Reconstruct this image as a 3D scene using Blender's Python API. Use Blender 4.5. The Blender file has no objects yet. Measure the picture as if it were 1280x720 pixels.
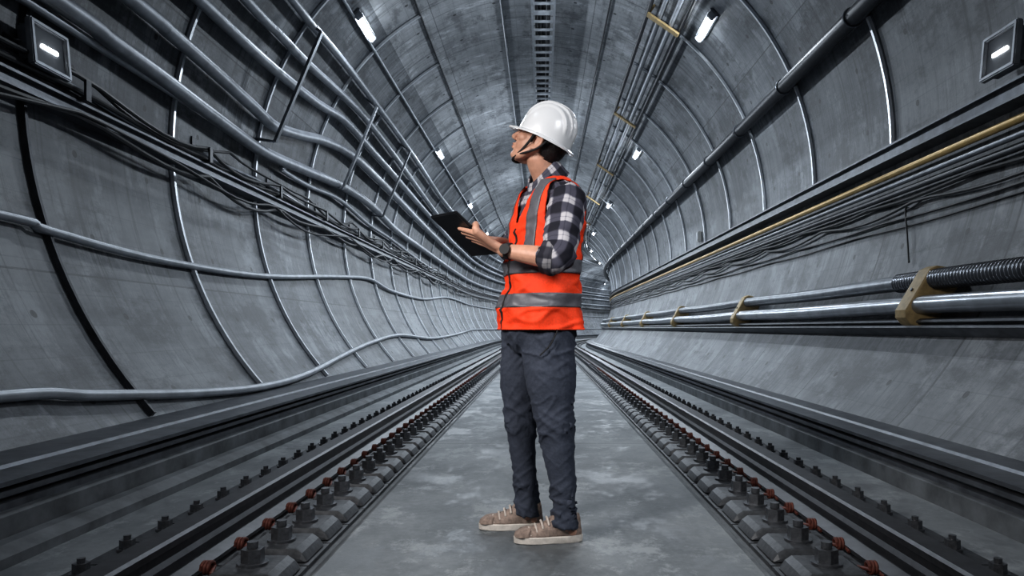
import bpy,bmesh,math,random
from mathutils import Vector,Matrix,noise
random.seed(4)
ZOOM=None
SC=bpy.context.scene; COL=SC.collection
F=900.;EYE=.867;VX,VY=678.,410.
R=3.5;XC=-.1;ZR=1.75;ZC=EYE+ZR
PI=math.pi
V=Vector
KC=.006; Y0C=31.
def off(y): return KC*max(0,y-Y0C)**2
def slope(y): return 2*KC*max(0,y-Y0C)
def rad(a): return a*PI/180
# ---------------------------------------------------------------- materials
def nd(nt,t,**kw):
    n=nt.nodes.new(t)
    for k,v in kw.items(): setattr(n,k,v)
    return n
def base(name):
    m=bpy.data.materials.new(name); m.use_nodes=True
    return m,m.node_tree,m.node_tree.nodes['Principled BSDF']
def math_(nt,op,a,b=None):
    n=nd(nt,'ShaderNodeMath',operation=op)
    for i,x in enumerate((a,b)):
        if x is None: continue
        if isinstance(x,(int,float)): n.inputs[i].default_value=x
        else: nt.links.new(x,n.inputs[i])
    return n.outputs[0]
def mixc(nt,f,a,b,mode='MIX'):
    n=nd(nt,'ShaderNodeMix',data_type='RGBA',blend_type=mode)
    for i,x in ((0,f),(6,a),(7,b)):
        if isinstance(x,(int,float)): n.inputs[i].default_value=x
        elif isinstance(x,tuple): n.inputs[i].default_value=(*x,1)
        else: nt.links.new(x,n.inputs[i])
    return n.outputs[2]
def noise_(nt,vec,scale,detail=4,rough=.6,sc=(1,1,1)):
    mp=nd(nt,'ShaderNodeMapping'); mp.inputs['Scale'].default_value=sc
    nt.links.new(vec,mp.inputs[0])
    n=nd(nt,'ShaderNodeTexNoise'); n.inputs['Scale'].default_value=scale
    n.inputs['Detail'].default_value=detail; n.inputs['Roughness'].default_value=rough
    nt.links.new(mp.outputs[0],n.inputs['Vector']); return n.outputs['Fac']
def ramp(nt,f,stops):
    r=nd(nt,'ShaderNodeValToRGB'); e=r.color_ramp.elements
    while len(e)<len(stops): e.new(.5)
    for q,(p,c) in zip(e,stops):
        q.position=p; q.color=(*c,1) if isinstance(c,tuple) else (c,c,c,1)
    nt.links.new(f,r.inputs[0]); return r.outputs[0]
def bump(nt,b,h,st,dist=.01):
    n=nd(nt,'ShaderNodeBump'); n.inputs['Strength'].default_value=st; n.inputs['Distance'].default_value=dist
    nt.links.new(h,n.inputs['Height']); nt.links.new(n.outputs[0],b.inputs['Normal'])
def simple(name,col,rough=.5,metal=0.,var=.25,scale=20,bmp=.0,spec=.5):
    m,nt,b=base(name); tc=nd(nt,'ShaderNodeTexCoord')
    f=noise_(nt,tc.outputs['Object'],scale)
    lo=tuple(c*(1-var) for c in col); hi=tuple(min(1,c*(1+var)) for c in col)
    nt.links.new(ramp(nt,f,[(.3,lo),(.7,hi)]),b.inputs['Base Color'])
    b.inputs['Roughness'].default_value=rough; b.inputs['Metallic'].default_value=metal
    b.inputs['Specular IOR Level'].default_value=spec
    if bmp: bump(nt,b,f,bmp)
    return m
def emit(name,col,s):
    m,nt,b=base(name); b.inputs['Base Color'].default_value=(*col,1)
    b.inputs['Emission Color'].default_value=(*col,1); b.inputs['Emission Strength'].default_value=s
    return m
def wall_mat(name,dark,light,grain,jk=.7):
    # UV: x = along the tunnel in metres, y = arc length in metres
    m,nt,b=base(name); tc=nd(nt,'ShaderNodeTexCoord'); uv=tc.outputs['UV']
    big=noise_(nt,uv,.8,10,.7)
    along=noise_(nt,uv,1.,6,.65,(.35,5,1))
    arc=noise_(nt,uv,1.,6,.68,(10,.5,1))
    fine=noise_(nt,uv,20,6,.75)
    sx=nd(nt,'ShaderNodeSeparateXYZ'); nt.links.new(uv,sx.inputs[0])
    ux=math_(nt,'ADD',math_(nt,'DIVIDE',sx.outputs[0],2.),.545); uy=math_(nt,'DIVIDE',sx.outputs[1],2.62)
    cb=nd(nt,'ShaderNodeCombineXYZ'); nt.links.new(math_(nt,'FLOOR',ux),cb.inputs[0]); nt.links.new(math_(nt,'FLOOR',uy),cb.inputs[1])
    wn=nd(nt,'ShaderNodeTexWhiteNoise',noise_dimensions='2D'); nt.links.new(cb.outputs[0],wn.inputs['Vector'])
    ka,kr=(.26,.14) if grain=='along' else (.12,.28)
    s=math_(nt,'ADD',math_(nt,'MULTIPLY',big,.56),math_(nt,'ADD',math_(nt,'MULTIPLY',along,ka),math_(nt,'MULTIPLY',arc,kr)))
    s=math_(nt,'ADD',s,math_(nt,'MULTIPLY',fine,.1))
    s=math_(nt,'ADD',s,math_(nt,'MULTIPLY',math_(nt,'SUBTRACT',wn.outputs['Value'],.5),.08))
    c=ramp(nt,s,[(.44,dark),(.53,tuple((a+d)/2 for a,d in zip(dark,light))),(.62,light)])
    st=noise_(nt,uv,1.,9,.74,(2.4,1.2,1))
    c=mixc(nt,ramp(nt,st,[(.53,0.),(.61,.6)]),c,tuple(min(1,x*1.45) for x in light))
    st2=noise_(nt,uv,1.,9,.75,(1.2,2.0,1))
    c=mixc(nt,ramp(nt,st2,[(.51,0.),(.6,.75)]),c,tuple(x*.56 for x in dark))
    drip=noise_(nt,uv,1.,5,.6,(16,.45,1))
    c=mixc(nt,ramp(nt,drip,[(.55,0.),(.65,.65)]),c,tuple(x*.52 for x in dark))
    form=math_(nt,'LESS_THAN',math_(nt,'FRACT',math_(nt,'DIVIDE',sx.outputs[1],.24)),.04)
    c=mixc(nt,math_(nt,'MULTIPLY',form,.28),c,tuple(x*.5 for x in dark))
    joint=math_(nt,'LESS_THAN',math_(nt,'FRACT',ux),.012)
    joint2=math_(nt,'LESS_THAN',math_(nt,'FRACT',uy),.006)
    jj=math_(nt,'MAXIMUM',joint,joint2)
    c=mixc(nt,math_(nt,'MULTIPLY',jj,jk),c,(.025,.028,.033))
    # tie-bolt holes
    hx=math_(nt,'ABSOLUTE',math_(nt,'SUBTRACT',math_(nt,'FRACT',math_(nt,'DIVIDE',sx.outputs[0],1.)),.5))
    hy=math_(nt,'ABSOLUTE',math_(nt,'SUBTRACT',math_(nt,'FRACT',math_(nt,'DIVIDE',sx.outputs[1],.655)),.5))
    hd=math_(nt,'ADD',math_(nt,'POWER',hx,2),math_(nt,'POWER',math_(nt,'MULTIPLY',hy,.655),2))
    hole=math_(nt,'LESS_THAN',hd,.0008)
    c=mixc(nt,math_(nt,'MULTIPLY',hole,.85),c,(.015,.015,.017))
    nt.links.new(c,b.inputs['Base Color']); b.inputs['Roughness'].default_value=.48
    h=math_(nt,'SUBTRACT',s,math_(nt,'MULTIPLY',jj,.6)); bump(nt,b,h,.5,.03)
    return m
def floor_mat():
    m,nt,b=base('floor_concrete'); tc=nd(nt,'ShaderNodeTexCoord'); o=tc.outputs['Object']
    sx=nd(nt,'ShaderNodeSeparateXYZ'); nt.links.new(o,sx.inputs[0])
    big=noise_(nt,o,1.3,8,.68,(1.2,.8,1)); fine=noise_(nt,o,30,5,.7)
    st=noise_(nt,o,2.2,10,.78,(1.2,.9,1))
    s=math_(nt,'ADD',math_(nt,'MULTIPLY',big,.8),math_(nt,'MULTIPLY',fine,.2))
    c=ramp(nt,s,[(.38,(.09,.102,.111)),(.5,(.16,.174,.185)),(.64,(.255,.272,.284))])
    w=ramp(nt,st,[(.52,0.),(.59,1.)])
    c=mixc(nt,math_(nt,'MULTIPLY',w,.45),c,(.44,.465,.48))
    st2=noise_(nt,o,1.7,9,.76,(1.2,.8,1)); wet=ramp(nt,st2,[(.51,0.),(.575,1.)])
    c=mixc(nt,math_(nt,'MULTIPLY',wet,.55),c,(.06,.067,.075))
    ax=math_(nt,'ABSOLUTE',sx.outputs[0])
    bed=math_(nt,'MULTIPLY',math_(nt,'GREATER_THAN',ax,.81),math_(nt,'LESS_THAN',ax,1.72))
    c=mixc(nt,math_(nt,'MULTIPLY',bed,.65),c,(.035,.038,.042))
    edge=math_(nt,'GREATER_THAN',ax,1.72)
    c=mixc(nt,math_(nt,'MULTIPLY',edge,.2),c,(.42,.44,.455))
    fr=math_(nt,'FRACT',math_(nt,'DIVIDE',math_(nt,'ADD',sx.outputs[1],.6),3.))
    c=mixc(nt,math_(nt,'MULTIPLY',math_(nt,'LESS_THAN',fr,.005),.7),c,(.03,.03,.03))
    nt.links.new(c,b.inputs['Base Color'])
    nt.links.new(ramp(nt,wet,[(0.,.6),(1.,.42)]),b.inputs['Roughness']); b.inputs['Specular IOR Level'].default_value=.38
    bump(nt,b,math_(nt,'ADD',s,math_(nt,'MULTIPLY',st,.25)),.2,.02); return m
def plaid(name='plaid_cotton',k=1.):
    m,nt,b=base(name); tc=nd(nt,'ShaderNodeTexCoord')
    sx=nd(nt,'ShaderNodeSeparateXYZ'); nt.links.new(tc.outputs['UV'],sx.inputs[0])
    wob=noise_(nt,tc.outputs['UV'],9,3)
    def stripe(o):
        f=math_(nt,'FRACT',math_(nt,'ADD',math_(nt,'DIVIDE',o,.088),math_(nt,'MULTIPLY',wob,.16)))
        big=ramp(nt,f,[(.0,.1),(.03,0.),(.4,0.),(.45,1.),(.92,1.),(1.,.1)])
        thin=math_(nt,'LESS_THAN',math_(nt,'ABSOLUTE',math_(nt,'SUBTRACT',f,.2)),.03)
        return math_(nt,'MAXIMUM',big,math_(nt,'MULTIPLY',thin,.3))
    a=stripe(sx.outputs[0]); d=stripe(sx.outputs[1])
    s=math_(nt,'MULTIPLY',math_(nt,'ADD',a,d),.5)
    n=noise_(nt,tc.outputs['Object'],300,2)
    c=ramp(nt,s,[(.05,(.44*k,.425*k,.45*k)),(.25,(.2*k,.197*k,.23*k)),(.5,(.06*k,.059*k,.084*k)),(.95,(.006,.006,.014))])
    c=mixc(nt,.12,c,n,'OVERLAY')
    nt.links.new(c,b.inputs['Base Color']); b.inputs['Roughness'].default_value=.85
    bump(nt,b,n,.1,.002); return m
M={}
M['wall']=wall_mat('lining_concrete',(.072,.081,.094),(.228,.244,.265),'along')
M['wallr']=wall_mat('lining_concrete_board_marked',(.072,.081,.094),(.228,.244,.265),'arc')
M['ceil']=wall_mat('crown_concrete_brightened',(.26,.274,.294),(.52,.54,.565),'along',.5)  # same lining, paler than the walls: missing lamp light put into the colour
M['floor']=floor_mat()
M['kerb']=simple('kerb_concrete',(.12,.13,.14),.7,0,.45,5,.3)
M['galv']=simple('galvanised_steel',(.52,.55,.59),.36,.7,.2,14)
M['ladder']=simple('light_grey_paint',(.5,.53,.57),.5,0,.15,14)
M['rib']=simple('bright_grey_steel',(.66,.69,.73),.3,.4,.12,14)
M['steel']=simple('grey_steel',(.2,.215,.238),.36,.65,.3,10)
M['duct']=simple('duct_steel',(.12,.129,.145),.4,.5,.35,8)
M['dark']=simple('dark_steel',(.045,.048,.055),.4,.5,.3,12)
M['railm']=simple('rail_steel',(.052,.053,.059),.4,.62,.35,16)
M['black']=simple('black_rubber',(.02,.021,.024),.5,0,.3,30)
M['pipe']=simple('pipe_grey',(.28,.297,.325),.42,.45,.25,6)
M['pipeS']=simple('pipe_silver',(.36,.38,.41),.28,.75,.2,6)
M['hose']=simple('hose_dark_silver',(.16,.17,.19),.3,.8,.2,6)
M['pipeL']=simple('pipe_light_grey',(.37,.392,.424),.42,.4,.2,6)
M['bronze']=simple('golden_pipe',(.53,.36,.13),.36,.35,.2,8)
M['yellow']=simple('tan_paint',(.42,.31,.155),.5,0,.25,18)
M['plate']=simple('baseplate_steel',(.068,.072,.079),.5,.3,.4,30,.2)
M['nut']=simple('nut_steel',(.11,.115,.126),.36,.6,.3,60)
M['rust']=simple('rust_red_clip',(.12,.036,.025),.65,.2,.4,60)
M['lamp']=emit('lamp_tube',(.9,.96,1),16)
M['flood']=emit('flood_strip',(.95,.98,1),8)
M['glass']=simple('smoked_cover',(.14,.15,.165),.2,0,.1,4)
M['white']=simple('white_tag',(.6,.6,.58),.5,0,.1,10)
M['skin']=simple('skin',(.5,.275,.195),.52,0,.12,35,.08)
M['lip']=simple('lip_skin',(.4,.16,.13),.45,0,.1,40)
M['hair']=simple('black_hair',(.012,.01,.01),.5,0,.5,90,.6)
M['hat']=simple('white_hard_plastic',(.64,.65,.67),.25,0,.02,5)
M['strap']=simple('black_webbing',(.012,.012,.014),.7,0,.2,80)
M['orange']=simple('orange_mesh_cloth',(.85,.056,.008),.75,0,.12,120,.15)
M['reflect']=simple('silver_reflective_tape',(.115,.115,.132),.5,.1,.12,120)
M['jean']=simple('slate_denim',(.043,.052,.076),.85,0,.16,90,.25)
M['plaid']=plaid(); M['cuff']=plaid('plaid_cuff',.5)
M['shoe']=simple('taupe_canvas',(.29,.22,.185),.85,0,.35,60,.3)
M['sole']=simple('pale_rubber',(.64,.59,.54),.6,0,.15,40)
M['lace']=simple('lace_cotton',(.55,.48,.43),.8,0,.1,90)
M['tab']=simple('black_tablet_shell',(.012,.013,.016),.4,0,.2,30)
M['screen']=simple('tablet_glass',(.02,.025,.035),.08,0,.1,3)
M['eye']=simple('eye_white',(.75,.73,.7),.2,0,.03,20)
M['iris']=simple('iris_brown',(.02,.011,.008),.15,0,.1,20)
# ---------------------------------------------------------------- object helpers
def props(o,label=None,cat=None,group=None,kind=None):
    for k,v in (('label',label),('category',cat),('group',group),('kind',kind)):
        if v: o[k]=v
def mk(name,bm,mat,parent=None,smooth=True,ang=.7,recalc=True,**p):
    if recalc: bmesh.ops.recalc_face_normals(bm,faces=bm.faces[:])
    me=bpy.data.meshes.new(name); bm.to_mesh(me); bm.free()
    return mkm(name,me,mat,parent,smooth,ang,**p)
def mkm(name,me,mat,parent=None,smooth=True,ang=.7,**p):
    for m in (mat if isinstance(mat,list) else [mat]): me.materials.append(m)
    if smooth:
        me.polygons.foreach_set('use_smooth',[True]*len(me.polygons))
        if ang: me.set_sharp_from_angle(angle=ang)
    o=bpy.data.objects.new(name,me); COL.objects.link(o)
    if parent:
        o.parent=parent; o.matrix_parent_inverse=parent.matrix_basis.inverted()
    props(o,**p); return o
def empty(name,loc,label,cat,group=None):
    o=bpy.data.objects.new(name,None); COL.objects.link(o); o.location=loc; o.empty_display_size=.1
    props(o,label,cat,group); return o
CH={}
def kids(o):
    if o.name not in CH: CH[o.name]=list(o.children)
    return CH[o.name]
def dup(root):
    r=root.copy(); COL.objects.link(r)
    for ch in kids(root):
        c=ch.copy(); COL.objects.link(c); c.parent=r
    return r
def rows_bm(bm,rows,closed=True,cap0=False,cap1=False,uv=False,flip=False):
    vr=[[bm.verts.new(p) for p in r] for r in rows]
    uvl=bm.loops.layers.uv.verify() if uv else None
    n=len(vr[0]); cum=[0]
    if uv:
        for i in range(1,len(rows)): cum.append(cum[-1]+(sum((V(a)-V(b)).length for a,b in zip(rows[i],rows[i-1]))/n))
        circ=max(sum((V(r[j])-V(r[j-1])).length for j in range(n)) for r in rows)
    for i in range(len(vr)-1):
        for j in range(n if closed else n-1):
            k=(j+1)%n
            f=bm.faces.new((vr[i][j],vr[i][k],vr[i+1][k],vr[i+1][j]))
            if uv:
                for lp,(a,b_) in zip(f.loops,((j,i),(j+1,i),(j+1,i+1),(j,i+1))): lp[uvl].uv=(a/n*circ,cum[b_])
    if cap0: bm.faces.new(vr[0])
    if cap1: bm.faces.new(vr[-1])
    return vr
def resample(pts,rs,sub):
    P=[V(p) for p in pts]
    if sub<=1 or len(P)<3:
        if len(P)==2 and sub>1:
            return [P[0].lerp(P[1],i/sub) for i in range(sub+1)],[rs[0]+(rs[1]-rs[0])*i/sub for i in range(sub+1)]
        return P,list(rs)
    o=[];q=[]
    for i in range(len(P)-1):
        a=P[max(i-1,0)];b=P[i];c=P[i+1];d=P[min(i+2,len(P)-1)]
        for s in range(sub):
            t=s/sub
            o.append(.5*((2*b)+(c-a)*t+(2*a-5*b+4*c-d)*t*t+(3*b-a-3*c+d)*t**3))
            q.append(rs[i]+(rs[i+1]-rs[i])*(t*t*(3-2*t)))
    o.append(P[-1]);q.append(rs[-1]); return o,q
def limb(bm,pts,rs,seg=14,sub=4,cap='round',uv=False,ref=None,ratio=1.):
    if isinstance(rs,(int,float)): rs=[rs]*len(pts)
    P,Q=resample(pts,rs,sub)
    T=[(P[min(i+1,len(P)-1)]-P[max(i-1,0)]).normalized() for i in range(len(P))]
    r=V(ref) if ref else (V((0,0,1)) if abs(T[0].z)<.8 else V((1,0,0)))
    u=(r-T[0]*r.dot(T[0])).normalized(); rows=[]
    def ring(c,t,u,a):
        w=t.cross(u); return [c+u*(a*math.cos(2*PI*j/seg))+w*(a*ratio*math.sin(2*PI*j/seg)) for j in range(seg)]
    U=[]
    for i,t in enumerate(T):
        u=(u-t*u.dot(t)).normalized(); U.append(u)
    if cap=='round':
        for e in (80,55,28): rows.append(ring(P[0]-T[0]*Q[0]*math.sin(rad(e)),T[0],U[0],Q[0]*math.cos(rad(e))))
    for i in range(len(P)): rows.append(ring(P[i],T[i],U[i],Q[i]))
    if cap=='round':
        for e in (28,55,80): rows.append(ring(P[-1]+T[-1]*Q[-1]*math.sin(rad(e)),T[-1],U[-1],Q[-1]*math.cos(rad(e))))
    rows_bm(bm,rows,True,cap in('round','flat'),cap in('round','flat'),uv)
def box(bm,c,s,Mx=None,bev=0):
    m=Matrix.Translation(c)@Matrix.Diagonal((*s,1))
    if Mx is not None: m=Mx@m
    r=bmesh.ops.create_cube(bm,size=1,matrix=m)
    if bev:
        es=list({e for v in r['verts'] for e in v.link_edges})
        bmesh.ops.bevel(bm,geom=es,offset=bev,segments=2,affect='EDGES')
def cyl(bm,c,r,h,seg=16,Mx=None,r2=None):
    m=Matrix.Translation(c)
    if Mx is not None: m=Mx@m
    bmesh.ops.create_cone(bm,cap_ends=True,segments=seg,radius1=r,radius2=r if r2 is None else r2,depth=h,matrix=m)
def ell(bm,c,r,Mx=None,seg=24):
    m=Matrix.Translation(c)@Matrix.Diagonal((*r,1))
    if Mx is not None: m=Mx@m
    return bmesh.ops.create_uvsphere(bm,u_segments=seg,v_segments=seg*2//3,radius=1,matrix=m)
YS=[-3,-1,0,1,2,3,4,5,6,8,10,12,15,18,21,25,28,31]+[31+1.5*i for i in range(1,41)]
YE=YS[-1]
def sweep(prof,ys=YS,closed=True):
    bm=bmesh.new()
    rows=[[(x+off(y),y,z) for x,z in prof] for y in ys]
    rows_bm(bm,rows,closed,closed,closed); return bm
def W(s,a,st,y): return V((XC+off(y)+s*(R-st)*math.cos(rad(a)),y,ZC+(R-st)*math.sin(rad(a))))
def pix(px,py,st):
    dx=(px-VX);dz=(VY-py);r=R-st
    A=dx*dx+dz*dz;B=-2*(dx*XC+dz*ZR);C=XC*XC+ZR*ZR-r*r
    s=(-B+math.sqrt(B*B-4*A*C))/(2*A)
    X,Z=dx*s,dz*s
    return V((X,F*s,Z+EYE)),math.degrees(math.atan2(Z-ZR,abs(X-XC) if (X-XC)*dx>0 else -abs(X-XC)))
def ang(px,py,st): return pix(px,py,st)[1]
def pipe(name,s,a,st,r,mat,y0=1.,y1=YE,wave=None,seg=10,**p):
    ys=[y0]+[y for y in YS if y0<y<y1]+[y1]
    if wave: ys=[y0+(.3*i) for i in range(int((31-y0)/.3))]+[y for y in YS if y>31]
    bm=bmesh.new()
    limb(bm,[W(s,a+(wave(y) if wave else 0),st,y) for y in ys],r,seg,1,'flat')
    return mk(name,bm,mat,**p)
ORD=['nearest','second nearest','third nearest','fourth nearest','fifth nearest','sixth nearest','seventh nearest','eighth nearest']
# ---------------------------------------------------------------- setting
def shell(name,a0,a1,mat):
    bm=bmesh.new(); uvl=bm.loops.layers.uv.verify(); n=30
    A=[a0+(a1-a0)*i/n for i in range(n+1)]
    g=[[bm.verts.new((XC+off(y)+R*math.cos(rad(a)),y,ZC+R*math.sin(rad(a)))) for a in A] for y in YS]
    for i in range(len(YS)-1):
        for j in range(n):
            f=bm.faces.new((g[i][j],g[i][j+1],g[i+1][j+1],g[i+1][j]))
            for lp,(p,q) in zip(f.loops,((i,j),(i,j+1),(i+1,j+1),(i+1,j))): lp[uvl].uv=(YS[p],rad(A[q])*R+40)
    return mk(name,bm,mat,recalc=False,ang=None,kind='structure')
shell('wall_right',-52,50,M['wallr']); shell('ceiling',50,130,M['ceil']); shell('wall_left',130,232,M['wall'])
mk('floor',sweep([(-2.36,-.04),(-.83,-.04),(-.83,-.012),(-.8,0),(.78,0),(.81,-.012),(.81,-.04),(2.17,-.04)],closed=False),M['floor'],ang=.2,kind='structure')
mk('trim_1',sweep([(-2.15,-.045),(-2.15,.11),(-2.17,.12),(-2.54,.12),(-2.34,-.045)]),M['kerb'],ang=.3,kind='structure')
mk('trim_2',sweep([(2.02,-.045),(2.02,.055),(2.04,.06),(2.27,.06),(2.14,-.045)]),M['kerb'],ang=.3,kind='structure')
# ---------------------------------------------------------------- track
RX=1.36
def railprof(x): return [(x+a,z) for a,z in [(-.13,-.015),(-.13,.0),(-.03,.022),(-.018,.04),(-.018,.075),(-.05,.088),(-.052,.112),(-.042,.122),(.042,.122),(.052,.112),(.05,.088),(.018,.075),(.018,.04),(.03,.022),(.13,.0),(.13,-.015)]]
mk('running_rail',sweep(railprof(-RX)),M['railm'],ang=.5,label='long dark steel running rail to the left of the man',cat='rail')
mk('running_rail',sweep(railprof(RX-.02)),M['railm'],ang=.5,label='long dark steel running rail to the right of the man',cat='rail')
PL=[(-.38,0),(-.38,.02),(-.33,.03),(-.2,.03),(-.14,.024),(.14,.024),(.48,.024),(.48,0)]
def plate_bm(bm):
    rows=[[(x,y,z*(1 if abs(y)<.12 else .6)) for x,z in PL] for y in (-.136,-.12,.12,.136)]
    rows_bm(bm,rows,True,True,True)
    P2=[(.195,.02),(.215,.058),(.235,.068),(.42,.068),(.445,.05),(.465,.02)]
    rows=[[(.33+(x-.33)*k,y,z if z<.03 else .02+(z-.02)*k2) for x,z in P2] for y,k,k2 in ((-.115,.96,.3),(-.105,.99,.95),(-.098,1,1),(.098,1,1),(.105,.99,.95),(.115,.96,.3))]
    rows_bm(bm,rows,True,True,True)
def nut_bm(bm,x,z0,k=1.):
    cyl(bm,(x,0,z0+.005),.047*k,.012,20); cyl(bm,(x,0,z0+.01+.02*k),.035*k,.044*k,6); cyl(bm,(x,0,z0+.055*k+.008),.017*k,.02*k,12)
def clip_bm(bm,s=1):
    pts=[]
    for i in range(31):
        t=i/30*2*PI*2.5
        pts.append((s*(.155+.03*i/30),-.022*math.cos(t),.055+.02*math.sin(t)))
    pts=[(s*.145,.04,.035)]+pts+[(s*.2,-.042,.045)]
    limb(bm,pts,.0068,7,1,'flat')
def fast_proto(side):
    r=empty('rail_fastener',(0,0,0),'x','rail fastener','fasteners along the %s running rail'%side)
    bm=bmesh.new();plate_bm(bm);mk('baseplate',bm,M['plate'],r,ang=.35)
    for x,z0,k in ((.33,.066,1.15),(-.28,.028,.82)):
        bm=bmesh.new();nut_bm(bm,x,z0,k);mk('bolt',bm,M['nut'],r,ang=.4)
    bm=bmesh.new();clip_bm(bm);mk('spring_clip',bm,M['rust'],r)
    return r
def simple_bm():
    b2=bmesh.new(); plate_bm(b2)
    for f in b2.faces: f.material_index=0
    k=len(b2.faces)
    cyl(b2,(.33,0,.1),.04,.07,6); cyl(b2,(-.28,0,.05),.028,.045,6)
    b2.faces.ensure_lookup_table()
    for f in b2.faces[k:]: f.material_index=1
    k=len(b2.faces); box(b2,(.172,0,.055),(.036,.045,.036)); b2.faces.ensure_lookup_table()
    for f in b2.faces[k:]: f.material_index=2
    return b2
for side,sx,cx in (('left',1,-RX),('right',-1,RX-.02)):
    lab='grey baseplate with two hex bolts and rust-red spring clip under the %s running rail'%side
    pr=fast_proto(side)
    far=mk('rail_fastener',simple_bm(),[M['plate'],M['nut'],M['rust']],ang=.35)
    props(far,lab,'rail fastener','fasteners along the %s running rail'%side)
    for k in range(96):
        y=2.56+.285*k
        src=pr if k<45 else far
        o=src if k in(0,45) else dup(src)
        o['label']=lab
        o.location=(cx,y,-.04); o.rotation_euler=(0,0,0 if sx>0 else PI)
    bm=bmesh.new()
    for k in range(96,170):
        y=2.56+.285*k
        for a,b_,h in ((0,.85,.045),(.33,.08,.13),(-.28,.05,.07)): box(bm,(cx+off(y)+a*sx,y,-.04+h/2),(b_,.2 if h<.06 else .07,h))
    mk('rail_fastener',bm,M['plate'],smooth=False,label='far row of tiny fasteners under the %s running rail'%side,cat='rail fastener',kind='stuff')
# ---------------------------------------------------------------- side ducts
mk('cable_duct',sweep([(-2.2,.12),(-2.2,.15),(-2.25,.155),(-2.25,.172),(-2.19,.177),(-2.19,.2),(-2.25,.205),(-2.25,.22),(-2.17,.225),(-2.17,.245),(-2.2,.25),(-2.36,.25),(-2.37,.235),(-2.4,.235),(-2.41,.255),(-2.66,.262),(-2.62,.2),(-2.54,.12)]),M['duct'],ang=.3,label='grooved grey steel cable duct on the left kerb',cat='cable duct')
mk('cable_duct',sweep([(2.06,.06),(2.06,.085),(2.1,.09),(2.1,.11),(2.05,.115),(2.05,.14),(2.1,.145),(2.1,.16),(2.04,.165),(2.04,.185),(2.07,.19),(2.2,.19),(2.21,.177),(2.24,.177),(2.25,.193),(2.41,.198),(2.38,.15),(2.27,.06)]),M['duct'],ang=.3,label='grooved grey steel cable duct on the right kerb',cat='cable duct')
bm=sweep([(-2.02,-.04),(-2.02,.0),(-2.08,.03),(-2.14,.03),(-2.14,-.04)])
mk('kerb_foot',bm,M['kerb'],ang=.3,label='low concrete fillet at the foot of the left kerb',cat='kerb')
# ---------------------------------------------------------------- ribs
def rib(side,a0,a1,wk=1.):
    bm=bmesh.new(); n=40; rows=[]
    for i in range(n+1):
        a=rad(a0+(a1-a0)*i/n); d=V((side*math.cos(a),0,math.sin(a))); r=R-.002
        rows.append([d*(r-h)+V((0,w*wk,0)) for w,h in ((-.036,0),(-.034,.008),(-.024,.01),(-.018,.038),(.018,.038),(.024,.01),(.034,.008),(.036,0))])
    rows_bm(bm,rows,True,True,True)
    bm.faces.ensure_lookup_table()
    for i in range(n):
        for j in (0,1,5,6,7): bm.faces[i*8+j].material_index=1
    return bm
for side,sn,a0,a1 in ((-1,'left',-42.3,60),(1,'right',-2,60)):
    first=None
    for k in range(36):
        y=4.95+2*k
        if side<0 and k==0:
            o=mk('tunnel_rib',rib(side,a0,a1,.75),[M['dark'],M['dark']],ang=.5)
        elif first is None: o=first=mk('tunnel_rib',rib(side,a0,a1),[M['rib'],M['steel']],ang=.5)
        else: o=first.copy(); COL.objects.link(o)
        o.location=(XC+off(y),y,ZC); o.rotation_euler=(0,0,-math.atan(slope(y)))
        lab=('%s silvery steel arc rib on the %s tunnel wall'%(ORD[k],sn)) if k<8 else 'far silvery steel arc rib on the %s tunnel wall'%sn
        if side<0 and k==0: lab='dark steel arc rib nearest the camera on the left wall'
        props(o,lab,'tunnel rib','arc ribs on the %s tunnel wall'%sn)
# ---------------------------------------------------------------- left tray and cables
a=ang(0,93,.1)
def arcbox(s,a,h,st0,st1,name,mat,y0=-1,ys=None,**p):
    da=math.degrees(h/2/R)
    yy=[y for y in YS if y>=y0]
    bm=bmesh.new(); rows=[]
    t=math.degrees(.02/R)
    for y in yy:
        rows.append([W(s,a-da,st0,y),W(s,a-da,st1,y),W(s,a-da+t,st1,y),W(s,a-da+t,st1-.05,y),W(s,a+da-t,st1-.05,y),W(s,a+da-t,st1,y),W(s,a+da,st1,y),W(s,a+da,st0,y)])
    rows_bm(bm,rows,True,True,True)
    return mk(name,bm,mat,ang=.3,**p)
arcbox(-1,a,.12,.005,.15,'cable_tray',M['duct'],label='long grey channel tray at mid height of the left wall',cat='cable tray')
CL=['thick black cable lying right on the left tray','slim black cable along the front lip of the left tray','grey cable in the bundle above the left tray','thin sagging black cable in front of the left bundle','black cable slung in loops under the left tray','thin black cable near the top of the left bundle','thin black cable dipping deepest below the left tray']
for i,(da,st,r,w,pr_) in enumerate(((1.7,.06,.024,.35,2.),(2.2,.12,.02,.6,2.),(3.0,.08,.028,.6,2.),(3.9,.16,.018,1.9,2.),(-1.2,.16,.022,2.3,2.),(5.2,.12,.015,2.8,2.6),(-.6,.19,.014,4.0,3.7))):
    ph=random.random()*6
    pipe('power_cable',-1,a+da,st,r,M['black'] if i!=2 else M['steel'],y0=.5,wave=lambda y:-w*abs(math.sin(PI*(y-5.4)/pr_))**.8*(.75+.4*math.sin(y*.9+ph))+.35*math.sin(y*1.3+ph),seg=7,label=CL[i],cat='cable')
first=None
for k in range(13):
    y=5.4+2*k
    if not first:
        t=empty('cable_hook',W(-1,a+1.3,0,y),'x','cable hook','hooks along the left tray')
        bm=bmesh.new(); box(bm,(.10,0,.0),(.2,.06,.025)); box(bm,(.19,0,.07),(.02,.06,.14)); box(bm,(.012,0,.1),(.022,.09,.3)); mk('bracket',bm,M['dark'],smooth=False).parent=t
        o=first=t
    else: o=dup(first)
    o.location=W(-1,a+1.3,0,y)
    o['label']=('%s dark steel hook holding cables above the left tray'%ORD[k]) if k<4 else 'far dark steel hook holding cables above the left tray'
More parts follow.
